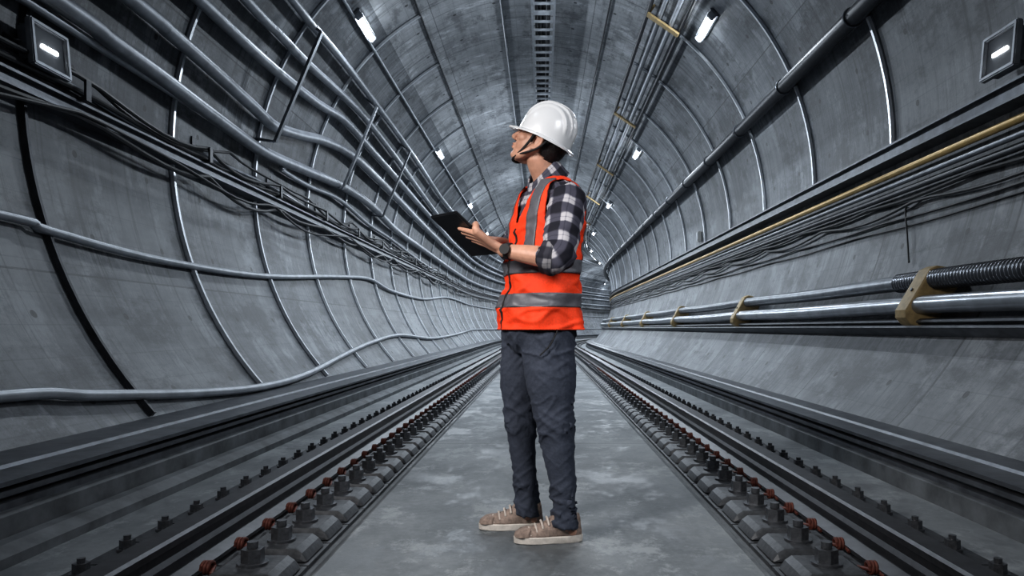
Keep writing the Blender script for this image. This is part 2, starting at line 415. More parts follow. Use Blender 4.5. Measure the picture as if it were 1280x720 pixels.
# ---------------------------------------------------------------- pipes that bend along the left wall, laid through measured wall points
def wavy(pxs,st,r,mat,lab,name='flexible_conduit',seg=14):
    pts=[pix(x,y,st) for x,y in pxs]
    A=[q[1] for q in pts]; D=[q[0].y for q in pts]
    P=[W(-1,A[0],st,1.5)]+[W(-1,q,st,d) for q,d in zip(A,D)]
    P,_=resample(P,[r]*len(P),6)
    P=P+[W(-1,A[-1],st,y) for y in YS if y>D[-1]+1]
    bm=bmesh.new(); limb(bm,P,r,seg,1,'flat'); mk(name,bm,mat,label=lab,cat='pipe' if name=='conduit_pipe' else 'conduit')
wavy([(70,0),(135,48),(200,95),(270,148),(330,190),(380,212),(430,234),(465,258),(495,288),(530,313),(565,338)],.15,.07,M['pipe'],'lowest thick grey conduit pipe on the upper left wall','conduit_pipe')
wavy([(165,0),(210,38),(260,82),(315,132),(342,157),(372,168),(405,176),(440,194),(470,222),(500,252),(535,288),(565,317)],.15,.068,M['pipe'],'second thick grey conduit pipe from the bottom, bending above the left wall','conduit_pipe')
wavy([(250,0),(290,38),(340,84),(395,128),(430,150),(462,185),(500,228),(535,268),(565,302)],.13,.061,M['pipe'],'middle thick grey conduit pipe on the upper left wall','conduit_pipe')
wavy([(308,0),(345,38),(385,80),(425,116),(455,146),(485,184),(520,232),(555,280)],.13,.054,M['pipe'],'fourth thick grey conduit pipe up the left wall','conduit_pipe')
wavy([(366,0),(395,36),(430,78),(470,130),(510,185),(550,245)],.13,.05,M['pipe'],'highest thick grey pipe on the left wall','conduit_pipe')
wavy([(330,190),(352,212),(385,232),(425,250),(460,280),(490,300),(530,330),(560,347)],.09,.034,M['pipeL'],'short pale conduit branching under the lowest upper left pipe','conduit_pipe')
pipe('conduit_pipe',-1,ang(430,0,.05),.04,.022,M['pipeL'],y0=4,seg=8,label='slim pale conduit high on the left wall under the lamps',cat='pipe')
first=None
for k in range(3):
    y=8.9+3*k
    p0=W(-1,ang(345,178,.25),.25,0); p1=W(-1,ang(415,58,.25),.25,0); c=(p0+p1)/2
    if not first:
        t=empty('pipe_bracket',(c.x,y,c.z),'x','pipe bracket','brackets across the upper left pipes')
        bm=bmesh.new(); d=(p1-p0); L=d.length; be=math.atan2(d.x,d.z)
        Mx=Matrix.Rotation(be,4,'Y'); box(bm,(0,0,0),(.035,.06,L),Mx)
        mk('crossbar',bm,M['steel'],smooth=False).parent=t
        for e in (-1,1):
            bm=bmesh.new(); q=(p0-c if e<0 else p1-c); o_=V((q.x+c.x-XC,0,q.z+c.z-ZC)).normalized()
            limb(bm,[q,q+o_*.248],.018,8,1,'flat'); mk('leg',bm,M['steel']).parent=t
        o=first=t
    else: o=dup(first)
    o.location=(c.x+off(y),y,c.z)
    o['label']='%s straight steel bracket bar crossing the upper left pipes'%ORD[k]
wavy([(0,268),(60,288),(200,325),(330,345),(420,346),(462,349),(490,364),(530,374),(560,372),(585,381)],.05,.033,M['pipeL'],'upper wavy pale conduit running along the lower left wall')
wavy([(0,495),(120,494),(250,491),(330,483),(385,467),(430,444),(465,428),(500,419),(540,423),(570,418),(590,412)],.05,.036,M['pipeL'],'lower wavy pale conduit just above the left duct')
# ---------------------------------------------------------------- lamps
def place(o,s,a,st,y):
    o.location=W(s,a,st,y); o.rotation_euler=(0,s*rad(90-a),0)
first=None
for s,sn in ((-1,'left'),(1,'right')):
    for k in range(-2,10):
        y=10.1+7.3*k
        if k>=0:
            if not first:
                t=empty('tunnel_lamp',(0,0,0),'x','lamp','tunnel lamps')
                bm=bmesh.new(); box(bm,(0,0,-.02),(.15,.84,.04),bev=.01); mk('housing',bm,M['steel'],ang=.5).parent=t
                bm=bmesh.new(); limb(bm,[(0,-.31,-.075),(0,.31,-.075)],.036,14,1,'round'); mk('tube',bm,M['lamp']).parent=t
                for e in (-1,1):
                    bm=bmesh.new(); box(bm,(0,e*.38,-.07),(.11,.05,.1),bev=.012); mk('end_cap',bm,M['galv'],ang=.5).parent=t
                for e in (-1,1):
                    bm=bmesh.new(); limb(bm,[(e*.065,-.38,-.07),(e*.065,.38,-.07)],.006,6,1,'flat'); mk('guard_wire',bm,M['galv']).parent=t
                o=first=t
            else: o=dup(first)
            place(o,s,46,.0,y); o['group']='lamps along the %s of the crown'%sn
            o['label']=('%s bright white tube lamp on the %s of the crown'%(ORD[k],sn)) if k<4 else 'far tiny white tube lamp on the %s of the crown'%sn
        li=bpy.data.lights.new('lamp_light','AREA'); li.shape='RECTANGLE'; li.size=.2; li.size_y=.8
        li.energy=({0:122,1:165,2:180,3:178,4:175}.get(k,175)) if k>=0 else (8 if k==-1 else 4); li.color=(.83,.915,1); lo=bpy.data.objects.new('lamp_light',li); COL.objects.link(lo)
        place(lo,s,46,.16,y)
def flood(s,d,a,lab):
    t=empty('flood_lamp',(0,0,0),lab,'lamp')
    bm=bmesh.new(); box(bm,(0,0,-.1),(.32,.4,.12),bev=.025); mk('housing',bm,M['steel'],ang=.5).parent=t
    bm=bmesh.new()
    for x,y,w,h in ((-.17,0,.04,.46),(.17,0,.04,.46),(0,-.21,.35,.045),(0,.21,.35,.045)): box(bm,(x,y,-.17),(w,h,.06),bev=.01)
    mk('frame',bm,M['pipe'],ang=.5).parent=t
    bm=bmesh.new(); box(bm,(0,0,-.165),(.31,.39,.012)); mk('cover',bm,M['glass'],smooth=False).parent=t
    bm=bmesh.new(); box(bm,(-.0,0,-.178),(.035,.2,.014),bev=.006); mk('light_strip',bm,M['flood']).parent=t
    for e in (-1,1):
        bm=bmesh.new(); limb(bm,[(0,e*.225,-.09),(0,e*.245,-.06),(.06,e*.245,.02)],.014,6,2,'flat'); mk('yoke',bm,M['dark']).parent=t
    place(t,s,a,.03,d)
    t.rotation_euler=(0,s*rad(90-a+8),0); t.scale=(.84,.84,.84)
p,a1=pix(52,66,.12); flood(-1,p.y,a1,'bulky square wall lamp with glowing strip above the left tray')
p,a1=pix(1260,68,.12); flood(1,p.y,a1,'bulky square wall lamp with glowing strip above the right tray')
# ---------------------------------------------------------------- overhead ladder tray
t=empty('ladder_tray',(0,9,5.95),'long grey ladder tray with rungs along the crown centre','cable tray')
zt=5.9
for x in (-.16,.19):
    mk('side_rail',sweep([(x-.018,zt-.05),(x+.018,zt-.05),(x+.018,zt+.05),(x-.018,zt+.05)],[y for y in YS if y>=4]),M['pipeL'],t,smooth=False)
for k in range(80):
    y=8.5+.33*k; bm=bmesh.new()
    big=(k%3==0)
    box(bm,(.015+off(y),y,zt-.01),(.32,.12 if big else .045,.03)); mk('rung',bm,M['ladder'],t,smooth=False)
bm=bmesh.new()
for xx in (-.09,-.03,.03,.1): limb(bm,[(xx+off(y),y,zt+.05) for y in YS if y>=4],.03,8,1,'flat')
mk('dark_backing',bm,M['black'],t)  # black tubes stand in for the dark void between the rungs
pipe('ceiling_conduit',1,90+math.degrees(math.asin(.56/3.47)),.03,.02,M['pipeL'],y0=4,seg=8,label='slim pale conduit left of the overhead ladder tray',cat='pipe')
pipe('ceiling_conduit',1,90+math.degrees(math.asin(1.75/3.47)),.03,.016,M['dark'],y0=4,seg=8,label='slim dark conduit on the left of the crown',cat='pipe')
pipe('ceiling_conduit',1,90-math.degrees(math.asin(1.15/3.47)),.03,.014,M['dark'],y0=4,seg=8,label='slim dark conduit between ladder tray and right ceiling pipes',cat='pipe')
# right ceiling pipes
for px,r,mn,lab in ((815,.034,'dark','leftmost dark pipe of the right ceiling bundle'),(833,.042,'pipe','second grey pipe of the right ceiling bundle'),(852,.042,'pipeL','third pale pipe of the right ceiling bundle'),(868,.03,'dark','rightmost dark pipe of the right ceiling bundle')):
    pipe('ceiling_pipe',1,ang(px,0,.12),.12,r,M[mn],y0=3,seg=12,label=lab,cat='pipe')
first=None
for k in range(6):
    y=10.66+4.9*k; ac=ang(842,0,.12)
    if not first:
        t=empty('pipe_clamp',(0,0,0),'x','pipe clamp','tan clamps on the right ceiling pipes')
        bm=bmesh.new(); box(bm,(0,0,-.175),(.56,.13,.03),bev=.006); mk('crossbar',bm,M['yellow'],ang=.5).parent=t
        for e in (-1,1):
            bm=bmesh.new(); box(bm,(e*.265,0,-.085),(.03,.08,.16),bev=.006); mk('hanger',bm,M['yellow'],ang=.5).parent=t
        o=first=t
    else: o=dup(first)
    place(o,1,ac,0,y)
    o['label']=('%s tan clamp under the right ceiling pipes'%ORD[k]) if k<4 else 'far tan clamp under the right ceiling pipes'
# right big pipe
ab=ang(1060,28,.16)
pipe('handrail_pipe',1,ab,.16,.085,M['dark'],y0=1,seg=16,label='thick dark pipe along the upper right wall',cat='pipe')
pipe('handrail_pipe',1,ab+1.8,.06,.022,M['pipeL'],y0=1,seg=10,label='thin pale pipe just above the thick upper right pipe',cat='pipe')
first=None
for k in range(12):
    y=6.95+2*k
    if not first:
        t=empty('pipe_saddle',(0,0,0),'x','pipe bracket','saddles of the thick upper right pipe')
        bm=bmesh.new(); box(bm,(0,0,-.045),(.1,.08,.09)); mk('stem',bm,M['dark'],smooth=False).parent=t
        bm=bmesh.new(); limb(bm,[(.093*math.cos(q),0,-.16+.093*math.sin(q)) for q in [2*PI*i/16 for i in range(17)]],.012,6,1,'flat'); mk('collar',bm,M['steel']).parent=t
        o=first=t
    else: o=dup(first)
    place(o,1,ab,0,y)
    o['label']=('%s steel saddle holding the thick upper right pipe'%ORD[k]) if k<4 else 'far steel saddle holding the thick upper right pipe'
# right tray group
at=ang(1280,108,.12)
arcbox(1,at,.15,.005,.16,'cable_tray',M['duct'],label='long grey channel tray at mid height of the right wall',cat='cable tray')
pipe('wall_pipe',1,ang(1280,146,.1),.1,.031,M['bronze'],seg=10,label='golden pipe running directly under the right tray',cat='pipe')
pipe('wall_pipe',1,ang(1280,165,.1),.09,.024,M['steel'],seg=10,label='grey pipe just below the golden pipe on the right wall',cat='pipe')
pipe('wall_pipe',1,ang(1280,180,.1),.08,.026,M['dark'],seg=10,label='dark pipe below the golden and grey pipes on the right wall',cat='pipe')
RC=[(194,.05,.018,.5,1.7),(204,.05,.015,1.3,2.3),(226,.03,.012,.45,3.1),(240,.02,.01,.3,3.9)]
for i,(py,st,r,w,f) in enumerate(RC):
    pipe('power_cable',1,ang(1280,py,st)+.1,st,r,M['black'],y0=1,wave=lambda y:-w*abs(math.sin(PI*(y+f)/(1.8+.35*i)))+.06*math.sin(y*2.1+f),seg=7,
     label=['black cable drooping closest under the right pipes','black cable in deep loops under the right pipes','thin black cable below the right wall loops','thinnest lowest black cable on the right wall'][i],cat='cable')
bm=bmesh.new(); p0,_=pix(1132,262,.03);p1,_=pix(1136,328,.03)
limb(bm,[p0+V((0,-.35,.05)),p0+V((0,-.1,0)),p0,p0.lerp(p1,.5),p1],.008,6,4,'flat'); mk('cable_end',bm,M['black'],label='short loose black cable end hanging on the right wall',cat='cable')
p,_=pix(874,296,.05)
t=empty('junction_box',p,'small white box on the right wall beneath the tray','box')
bm=bmesh.new(); box(bm,(p.x,p.y,p.z),(.08,.12,.22),bev=.01); mk('case',bm,M['white'],t,ang=.5)
bm=bmesh.new(); box(bm,(p.x-.045,p.y,p.z),(.01,.1,.18),bev=.003); mk('lid',bm,M['pipeL'],t,ang=.5)
# lower right big cables
aU=ang(1280,335,.17); aL=ang(1280,373,.17); aD=ang(1280,398,.12)
YC=5.46
sag=lambda y:-.28*math.sin(PI*(y-YC)/4.9)**2
YH=5.9
pipe('armoured_pipe',1,aU,.17,.064,M['steel'],y0=YH-.05,seg=16,wave=sag,label='upper thick dark grey pipe held by the tan brackets',cat='pipe')
pipe('armoured_pipe',1,aL,.17,.068,M['pipeS'],y0=1.5,seg=16,wave=lambda y:sag(y)*.8,label='lower thick silver pipe held by the tan brackets',cat='pipe')
pipe('armoured_pipe',1,aD,.1,.025,M['dark'],y0=1.5,seg=10,label='thin dark pipe beneath the two thick right pipes',cat='pipe')
bm=bmesh.new(); pts=[];rs=[]
y=2.2
while y<YH:
    for q in (0,.013,.026): pts.append(W(1,aU+sag(y+q),.17,y+q))
    rs+=[.06,.078,.078]; y+=.039
limb(bm,pts,rs,16,1,'flat'); mk('corrugated_hose',bm,M['hose'],ang=None,label='ribbed dark grey hose at the near end of the upper right pipe',cat='hose')
arcbox(1,ang(1280,412,.05),.07,.004,.13,'cable_shelf',M['duct'],label='narrow steel shelf under the thick lower right pipes',cat='shelf')
first=None
for k in range(6):
    y=YC+4.9*k; ac=(aU+aL)/2-.3
    if not first:
        t=empty('pipe_clamp',(0,0,0),'x','pipe clamp','tan brackets on the lower right pipes')
        bm=bmesh.new(); pr=[(-.225,-.0),(-.232,-.16),(-.215,-.215),(-.17,-.25),(.17,-.25),(.22,-.22),(.243,-.16),(.25,0)]
        rows=[[(x*q,w+.35*(x+.0)*.5,z*q) for x,z in pr] for w,q in ((-.085,.96),(-.078,.995),(-.068,1),(.068,1),(.078,.995),(.085,.96))]
        rows_bm(bm,rows,True,True,True); mk('bracket_body',bm,M['yellow'],ang=.5).parent=t
        bm=bmesh.new(); cyl(bm,(0,0,-.254),.014,.014,6); mk('bolt',bm,M['steel'],ang=.4).parent=t
        o=first=t
    else: o=dup(first)
    place(o,1,ac,0,y)
    o['label']=('%s tan bracket around the thick lower right pipes'%ORD[k]) if k<4 else 'far tan bracket around the thick lower right pipes'
# ---------------------------------------------------------------- PERSON
TH=rad(25); FW=V((-math.cos(TH),-math.sin(TH),0)); LW=V((math.sin(TH),-math.cos(TH),0)); UP=V((0,0,1))
O=V((-.012,3.,0))
def B(f,l,z): return O+FW*f+LW*l+UP*z
person=empty('person',O,'man in white hard hat and orange vest looking up, holding a tablet','person')
def itab(tab,z):
    if z<=tab[0][0]: return tab[0][1:]
    if z>=tab[-1][0]: return tab[-1][1:]
    for i in range(len(tab)-1):
        if tab[i][0]<=z<=tab[i+1][0]: break
    t=(z-tab[i][0])/(tab[i+1][0]-tab[i][0]); out=[]
    for c in range(1,len(tab[0])):
        a=tab[max(i-1,0)][c];b=tab[i][c];d=tab[i+1][c];e=tab[min(i+2,len(tab)-1)][c]
        out.append(.5*((2*b)+(d-a)*t+(2*a-5*b+4*d-e)*t*t+(3*b-a-3*d+e)*t**3))
    return out
VEST=[(.845,0,.17,.206),(.9,-.002,.167,.203),(.95,-.003,.158,.197),(1.05,-.008,.141,.185),(1.15,-.018,.137,.184),(1.25,-.03,.138,.193),(1.33,-.038,.132,.2),(1.39,-.043,.12,.202),(1.43,-.045,.104,.187),(1.455,-.045,.09,.155),(1.475,-.044,.08,.118),(1.494,-.042,.073,.08)]
def spow(x,e): return math.copysign(abs(x)**e,x)
NE=2.3
def T(z,phi,ex=0.,wr=0.):
    f0,d,w=itab(VEST,z)
    p=B(f0+(d+ex)*spow(math.cos(phi),2/NE),(w+ex)*spow(math.sin(phi),2/NE),z)
    if wr:
        b0=B(f0+d*spow(math.cos(phi),2/NE),w*spow(math.sin(phi),2/NE),z)
        n=(b0-B(f0,0,z)).normalized()
        k=min(1,max(.25,(1.42-z)/.2))
        fold=math.sin(phi*7+3*noise.noise(V((z*3,phi,0)))) * max(0,(1.08-z)/.2)
        diag=noise.noise(V((b0.x*7+b0.z*5,b0.y*7,b0.z*13)))
        r1=1-2.4*abs(noise.noise(V((b0.x*9-b0.z*6,b0.y*9,b0.z*17+3))))
        r2=1-2.4*abs(noise.noise(V((b0.x*8+b0.z*9+5,b0.y*8,b0.z*10))))
        p+=n*wr*(k*(1.0*diag+.45*noise.noise(V((b0.x*20,b0.y*20,b0.z*16)))+.6*max(0,r1-.3)+.6*max(0,r2-.3)-.25)+.4*fold)
    return p
def remeshed(bm,vox,it=3,fac=.5):
    bmesh.ops.recalc_face_normals(bm,faces=bm.faces[:])
    me=bpy.data.meshes.new('tmp'); bm.to_mesh(me); bm.free()
    o=bpy.data.objects.new('tmp',me); COL.objects.link(o)
    m=o.modifiers.new('r','REMESH'); m.mode='VOXEL'; m.voxel_size=vox
    s=o.modifiers.new('s','SMOOTH'); s.iterations=it; s.factor=fac
    dg=bpy.context.evaluated_depsgraph_get()
    r=bpy.data.meshes.new_from_object(o.evaluated_get(dg)); bpy.data.objects.remove(o); r.materials.clear(); return r
# head frame: chin lifted, turned slightly away
PT=rad(32); YW=rad(15); H=V((-.005,2.985,1.634))
HF=V((-math.cos(PT)*math.cos(YW),math.cos(PT)*math.sin(YW),math.sin(PT))); HU=V((math.sin(PT)*math.cos(YW),-math.sin(PT)*math.sin(YW),math.cos(PT))); HL=HU.cross(HF)
HM=Matrix(((HF.x,HL.x,HU.x,H.x),(HF.y,HL.y,HU.y,H.y),(HF.z,HL.z,HU.z,H.z),(0,0,0,1)))
def h(f,l,u): return HM@V((f,l,u))
# tablet frame
TA=V((-.329,2.74,1.311)); tu=V((.619,.534,-.577)).normalized(); tv=V((-.135,.14,.014)); tv=(tv-tu*tv.dot(tu)).normalized(); tn=tu.cross(tv).normalized()
TLEN,TWID=.252,.185
def tp(s,t,n): return TA+tu*s+tv*t+tn*n
# joints
shN=B(-.045,.168,1.375); elN=V((.058,2.705,1.125)); wrN=V((-.152,2.795,1.168))
shF=B(-.045,-.172,1.375); elF=B(-.02,-.3,1.23); wrF=tp(.232,.17,.06)
bm=bmesh.new()
# torso under the clothes
rows=[[T(z,2*PI*j/28,-.035) for j in range(28)] for z in [.86+.04*i for i in range(16)]]
rows_bm(bm,rows,True,True,True)
ell(bm,B(0,0,.86),(.11,.11,.1))
# legs inside the trousers
hipN=V((.03,2.92,.86));hipF=V((-.06,3.09,.86))
anN=V((.088,2.925,.1));anF=V((-.07,3.11,.1))
limb(bm,[hipN,V((.05,2.92,.66)),V((.055,2.915,.47)),V((.075,2.92,.3)),anN,anN+V((0,0,-.05))],[.085,.075,.05,.044,.034,.033],16,3)
limb(bm,[hipF,V((-.08,3.09,.66)),V((-.083,3.09,.47)),V((-.074,3.105,.3)),anF,anF+V((0,0,-.05))],[.085,.07,.048,.04,.034,.033],16,3)
for a_,t_ in ((anN,V((-.94,-.1,0))),(anF,V((-1,-.02,0)))): limb(bm,[a_+V((.03,0,-.055)),a_+t_*.08+V((0,0,-.06)),a_+t_*.15+V((0,0,-.07))],[.028,.028,.02],12,2)
# arms
limb(bm,[shN,shN.lerp(elN,.5),elN,elN.lerp(wrN,.35),wrN],[.052,.046,.04,.04,.026],16,3)
limb(bm,[shF,shF.lerp(elF,.5),elF,elF.lerp(wrF,.35),wrF],[.052,.046,.04,.038,.026],16,3)
# neck + head
limb(bm,[B(-.04,0,1.42),B(-.03,0,1.5),h(-.028,0,-.06),h(-.02,0,.0)],[.062,.056,.055,.055],18,3)
ell(bm,(-.008,0,.036),(.098,.076,.088),HM); ell(bm,(.034,0,-.025),(.064,.06,.08),HM)
ell(bm,(.04,0,-.078),(.05,.047,.034),HM); ell(bm,(.074,0,-.095),(.02,.022,.017),HM)
for e in (-1,1):
    ell(bm,(.06,e*.04,-.02),(.03,.022,.022),HM); ell(bm,(.082,e*.028,.027),(.016,.024,.008),HM)
    limb(bm,[h(-.01,e*.058,-.03),h(.035,e*.048,-.088),h(.07,e*.02,-.1)],[.02,.018,.015],10,3)
    # ear: root, curled outer rim, lobe
    ell(bm,(-.016,e*.079,-.012),(.014,.009,.026),HM)
    limb(bm,[h(-.002,e*.082,.008),h(-.014,e*.088,.02),h(-.031,e*.091,.01),h(-.031,e*.09,-.014),h(-.019,e*.086,-.036),h(-.006,e*.082,-.042)],[.0055,.0065,.0065,.0062,.0065,.0068],9,4)
    ell(bm,(.108,e*.011,-.036),(.01,.009,.008),HM)
limb(bm,[h(.09,0,.022),h(.104,0,-.005),h(.117,0,-.031)],[.008,.01,.0125],10,3)
ell(bm,(.094,0,-.058),(.012,.022,.008),HM); ell(bm,(.09,0,-.072),(.013,.02,.008),HM)
# near hand: fingers under the tablet edge, thumb over it
lenf=[.94,1.05,1.,.8]
for i in range(4):
    s=.088+.0245*i; q=lenf[i]
    K=tp(s+.012,-.026,-.024)
    limb(bm,[wrN+tu*(.009*(i-1.5)),wrN.lerp(K,.5)+tu*(.006*(i-1.5)),K],[.017,.0155,.0125],10,3)
    limb(bm,[K,tp(s+.004,.006,-.0195),tp(s-.004,.006+.03*q,-.0165),tp(s-.012,.006+.054*q,-.0152)],[.0118,.0102,.009,.0076],10,3)
K0=tp(.1,-.026,-.024)
limb(bm,[wrN.lerp(K0,.25),tp(.098,-.045,-.022),tp(.088,-.03,.004),tp(.094,-.004,.0165),tp(.102,.02,.0155)],[.018,.0155,.0125,.0105,.0085],10,3)
# far hand: resting on the screen side, fingers touching the glass
for i in range(4):
    t=.1+.0225*i; q=lenf[i]
    K=tp(.168,t,.036)
    limb(bm,[wrF+tv*(.009*(i-1.5)),wrF.lerp(K,.5)+tv*(.006*(i-1.5)),K],[.017,.0155,.0125],10,3)
    limb(bm,[K,tp(.135,t,.042),tp(.135-.026*q,t,.032),tp(.135-.04*q,t,.0165)],[.0118,.0102,.009,.0076],10,3)
limb(bm,[wrF.lerp(tp(.168,.1,.036),.3),tp(.195,.085,.036),tp(.17,.07,.03),tp(.15,.066,.0175)],[.018,.0145,.0115,.0085],10,3)
mkm('body',remeshed(bm,.0036,2,.4),M['skin'],person,ang=None)
for e in (-1,1):
    bm=bmesh.new(); ell(bm,(.0765,e*.029,.008),(.0125,.0135,.009),HM,16); ey=mk('eye',bm,M['eye'],person)
    bm=bmesh.new(); ell(bm,(.0865,e*.0295,.0095),(.004,.006,.006),HM,12); mk('iris',bm,M['iris'],person).parent=ey
    bm=bmesh.new(); limb(bm,[h(.097,e*.012,.029),h(.095,e*.028,.034),h(.078,e*.047,.03)],[.0035,.0042,.0025],8,3); mk('eyebrow',bm,M['hair'],person)
bm=bmesh.new(); ell(bm,(.0985,0,-.0595),(.009,.019,.0055),HM,16); ell(bm,(.0955,0,-.0705),(.0095,.017,.006),HM,16); mk('lips',bm,M['lip'],person)
# hair: cropped at the nape
bm=bmesh.new(); ell(bm,(-.011,0,.016),(.1015,.0805,.104),HM,64)
IH=HM.inverted(); kill=[]
for v in bm.verts:
    q=IH@v.co
    lim=-.078+.035*min(1,abs(q.y)/.07)
    if q.x>.03 or q.z<lim or (q.x>-.036 and q.z<.005) or (q.x>.005 and q.z<.018): kill.append(v)
bmesh.ops.delete(bm,geom=kill,context='VERTS')
for v in bm.verts: v.co+=(v.co-H).normalized()*.0025*noise.noise(v.co*130)
limb(bm,[h(.014,.076,.03),h(.014,.075,.0),h(.012,.073,-.02)],[.009,.008,.004],8,3); limb(bm,[h(.014,-.076,.03),h(.014,-.075,.0),h(.012,-.073,-.02)],[.009,.008,.004],8,3)
mk('hair',bm,M['hair'],person,recalc=True,ang=None)
# hard hat, sitting a little lower at the back than the head tilt
HT=HM@Matrix.Rotation(rad(4),4,'Y')
def hh_(f,l,u): return HT@V((f,l,u))
bm=bmesh.new(); n=180; rows=[]
ha,hb,hh=.116,.102,.136; hz=.03
def hp(t,ph,sc=1.):
    c,s_=math.cos(t)**.78,math.sin(t)**.98
    f=ha*sc*c*math.cos(ph)-.006; l=hb*sc*c*math.sin(ph); u=hz+hh*sc*s_
    if sc==1.:
        k=min(1,max(0,(t-.18)/.25)); rd=0
        for lc,hw,am in ((0,.011,.011),(.034,.006,.008),(-.034,.006,.008),(.062,.005,.007),(-.062,.005,.007)):
            rd+=am*max(0,min(1,(hw-abs(l-lc))/.004+.5))*k
        nrm=V((f/ha**2,l/hb**2,max(.2,u-hz)/hh**2)).normalized()
        f+=nrm.x*rd; l+=nrm.y*rd; u+=nrm.z*rd
    return hh_(f,l,u)
for i in range(60,-1,-1):
    t=rad(89.5)*i/60; rows.append([hp(t,2*PI*j/n) for j in range(n)])
def rim(e0,e1,u,eb=0):
    r=[]
    for j in range(n):
        c=math.cos(2*PI*j/n)
        r.append(hh_((ha+e0+e1*max(0,c)**2.5+eb*max(0,-c)**2)*c-.006,(hb+e0)*math.sin(2*PI*j/n),hz+u-.008*max(0,c)))
    return r
rows+=[rim(.0,.001,-.008),rim(.009,.018,-.011,.006),rim(.013,.034,-.016,.012),rim(.012,.033,-.022,.012),rim(.0,.02,-.02,.003),rim(-.006,.0,-.012),rim(-.01,-.004,.01)]
for t in (25,50,75,89): rows.append([hp(rad(t),2*PI*j/n,.92) for j in range(n)])
rows_bm(bm,rows,True,True,True)
hat=mk('hard_hat',bm,M['hat'],person,ang=.6,label='white hard hat with ridged crown and short front peak')
bm=bmesh.new()
for e in (-1,1):
    limb(bm,[h(.012,e*.085,.03),h(.018,e*.079,-.02),h(.03,e*.069,-.06),h(.048,e*.052,-.098)],.0054,8,4,'flat')
    limb(bm,[h(-.055,e*.087,.025),h(-.032,e*.09,-.03),h(.0,e*.08,-.062),h(.043,e*.056,-.092)],.0045,8,4,'flat')
limb(bm,[h(.046,.054,-.096),h(.06,.034,-.115),h(.066,0,-.12),h(.06,-.034,-.115),h(.046,-.054,-.096)],.0056,8,5,'flat')
mk('chin_strap',bm,M['strap'],person).parent=hat
# shirt
bm=bmesh.new()
zs=[.87+.02*i for i in range(31)]+[1.485,1.494]
rows_bm(bm,[[T(z,2*PI*j/48,-.018 if z>1. else -.034,.004) for j in range(48)] for z in zs],True,True,True,uv=True)
def sleeve(sh,el,wr,inn):
    c=el.lerp(wr,.17)
    P=[sh-inn*.03+V((0,0,.012)),sh+V((0,0,-.005)),sh.lerp(el,.3),sh.lerp(el,.65),el.lerp(sh,.1),el.lerp(c,.5)+V((0,0,.0)),c]
    limb(bm,P,[.058,.071,.071,.066,.062,.058,.054],44,8,'round',uv=True)
sleeve(shN,elN,wrN,LW); sleeve(shF,elF,wrF,-LW)
def crease(bm,a1,a2):
    bm.normal_update()
    for v in bm.verts:
        c=v.co; rr=max(0,1-2.5*abs(noise.noise(V((c.x*11,c.y*11,c.z*20+c.x*9)))))
        v.co=c+v.normal*(a1*noise.noise(c*17)+a2*noise.noise(V((c.x*26,c.y*26,c.z*42)))+.006*rr)
crease(bm,.008,.007)
# collar: a stand and a fall that spreads to two points in front
cb=B(-.036,0,1.478); ct=h(-.03,0,-.075); cd=(ct-cb).normalized()
def cring(t,r,dr=0,drop=0):
    c=cb+cd*t; u=(FW-cd*FW.dot(cd)).normalized(); w=cd.cross(u); o=[]
    for j in range(48):
        p=2*PI*j/48; cs=math.cos(p); pt=math.exp(-((abs((p+PI)%(2*PI)-PI)-.62)/.35)**2)
        o.append(c+u*((r+dr*max(0,cs))*cs)+w*(r*math.sin(p))-cd*(.026*max(0,cs)**2-(.012*(t>.03))*max(0,.4-cs)+drop*pt))
    return o
rows_bm(bm,[cring(-.02,.07),cring(.025,.067),cring(.052,.067),cring(.056,.071),cring(.042,.08,.006,.004),cring(.006,.094,.018,.02),cring(-.008,.1,.024,.035),cring(-.01,.095,.02,.035)],True,uv=True)
shirt=mk('shirt',bm,M['plaid'],person,ang=None,label='dark navy and white plaid shirt with sleeves rolled at the elbows')
for el,wr in ((elN,wrN),(elF,wrF)):
    bm=bmesh.new(); d=(wr-el).normalized()
    limb(bm,[el+d*.004,el+d*.022,el+d*.052,el+d*.06],[.058,.064,.062,.052],40,4,'flat',uv=True)
    crease(bm,.006,.004); mk('cuff',bm,M['cuff'],person,ang=None).parent=shirt
# vest
bm=bmesh.new(); nz,npz=120,160
WR=.017
ZB=.86
zs=[ZB+(1.487-ZB)*i/nz for i in range(nz+1)]
g=[[bm.verts.new(T(z,2*PI*j/npz,.0,WR)) for j in range(npz)] for z in zs]
for i in range(nz):
    f0,d,w=itab(VEST,(zs[i]+zs[i+1])/2); z=(zs[i]+zs[i+1])/2
    for j in range(npz):
        ph=2*PI*(j+.5)/npz; f=d*spow(math.cos(ph),2/NE); l=w*spow(math.sin(ph),2/NE)
        if abs(l)>.138 and ((z-1.345)/.145)**2+(f/.088)**2<1: continue
        if abs(l)>.178 and z>1.38: continue
        if f>0 and z>1.28 and abs(l)<.09*(z-1.28)/.18: continue
        if abs(l)<.09 and z>1.464: continue
        bm.faces.new((g[i][j],g[i][(j+1)%npz],g[i+1][(j+1)%npz],g[i+1][j]))
bmesh.ops.delete(bm,geom=[v for v in bm.verts if not v.link_faces],context='VERTS')
for _ in range(6):
    bv=[v for v in bm.verts if any(e.is_boundary for e in v.link_edges)]
    new={}
    for v in bv:
        nb=[e.other_vert(v) for e in v.link_edges if e.is_boundary]
        if len(nb)==2: new[v]=v.co*.5+(nb[0].co+nb[1].co)*.25
    for v,c in new.items(): v.co=c
bm.normal_update()
vest=mk('safety_vest',bm,M['orange'],person,ang=None,label='orange high visibility vest with grey reflective bands')
sd=vest.modifiers.new('thick','SOLIDIFY'); sd.thickness=.005; sd.offset=0
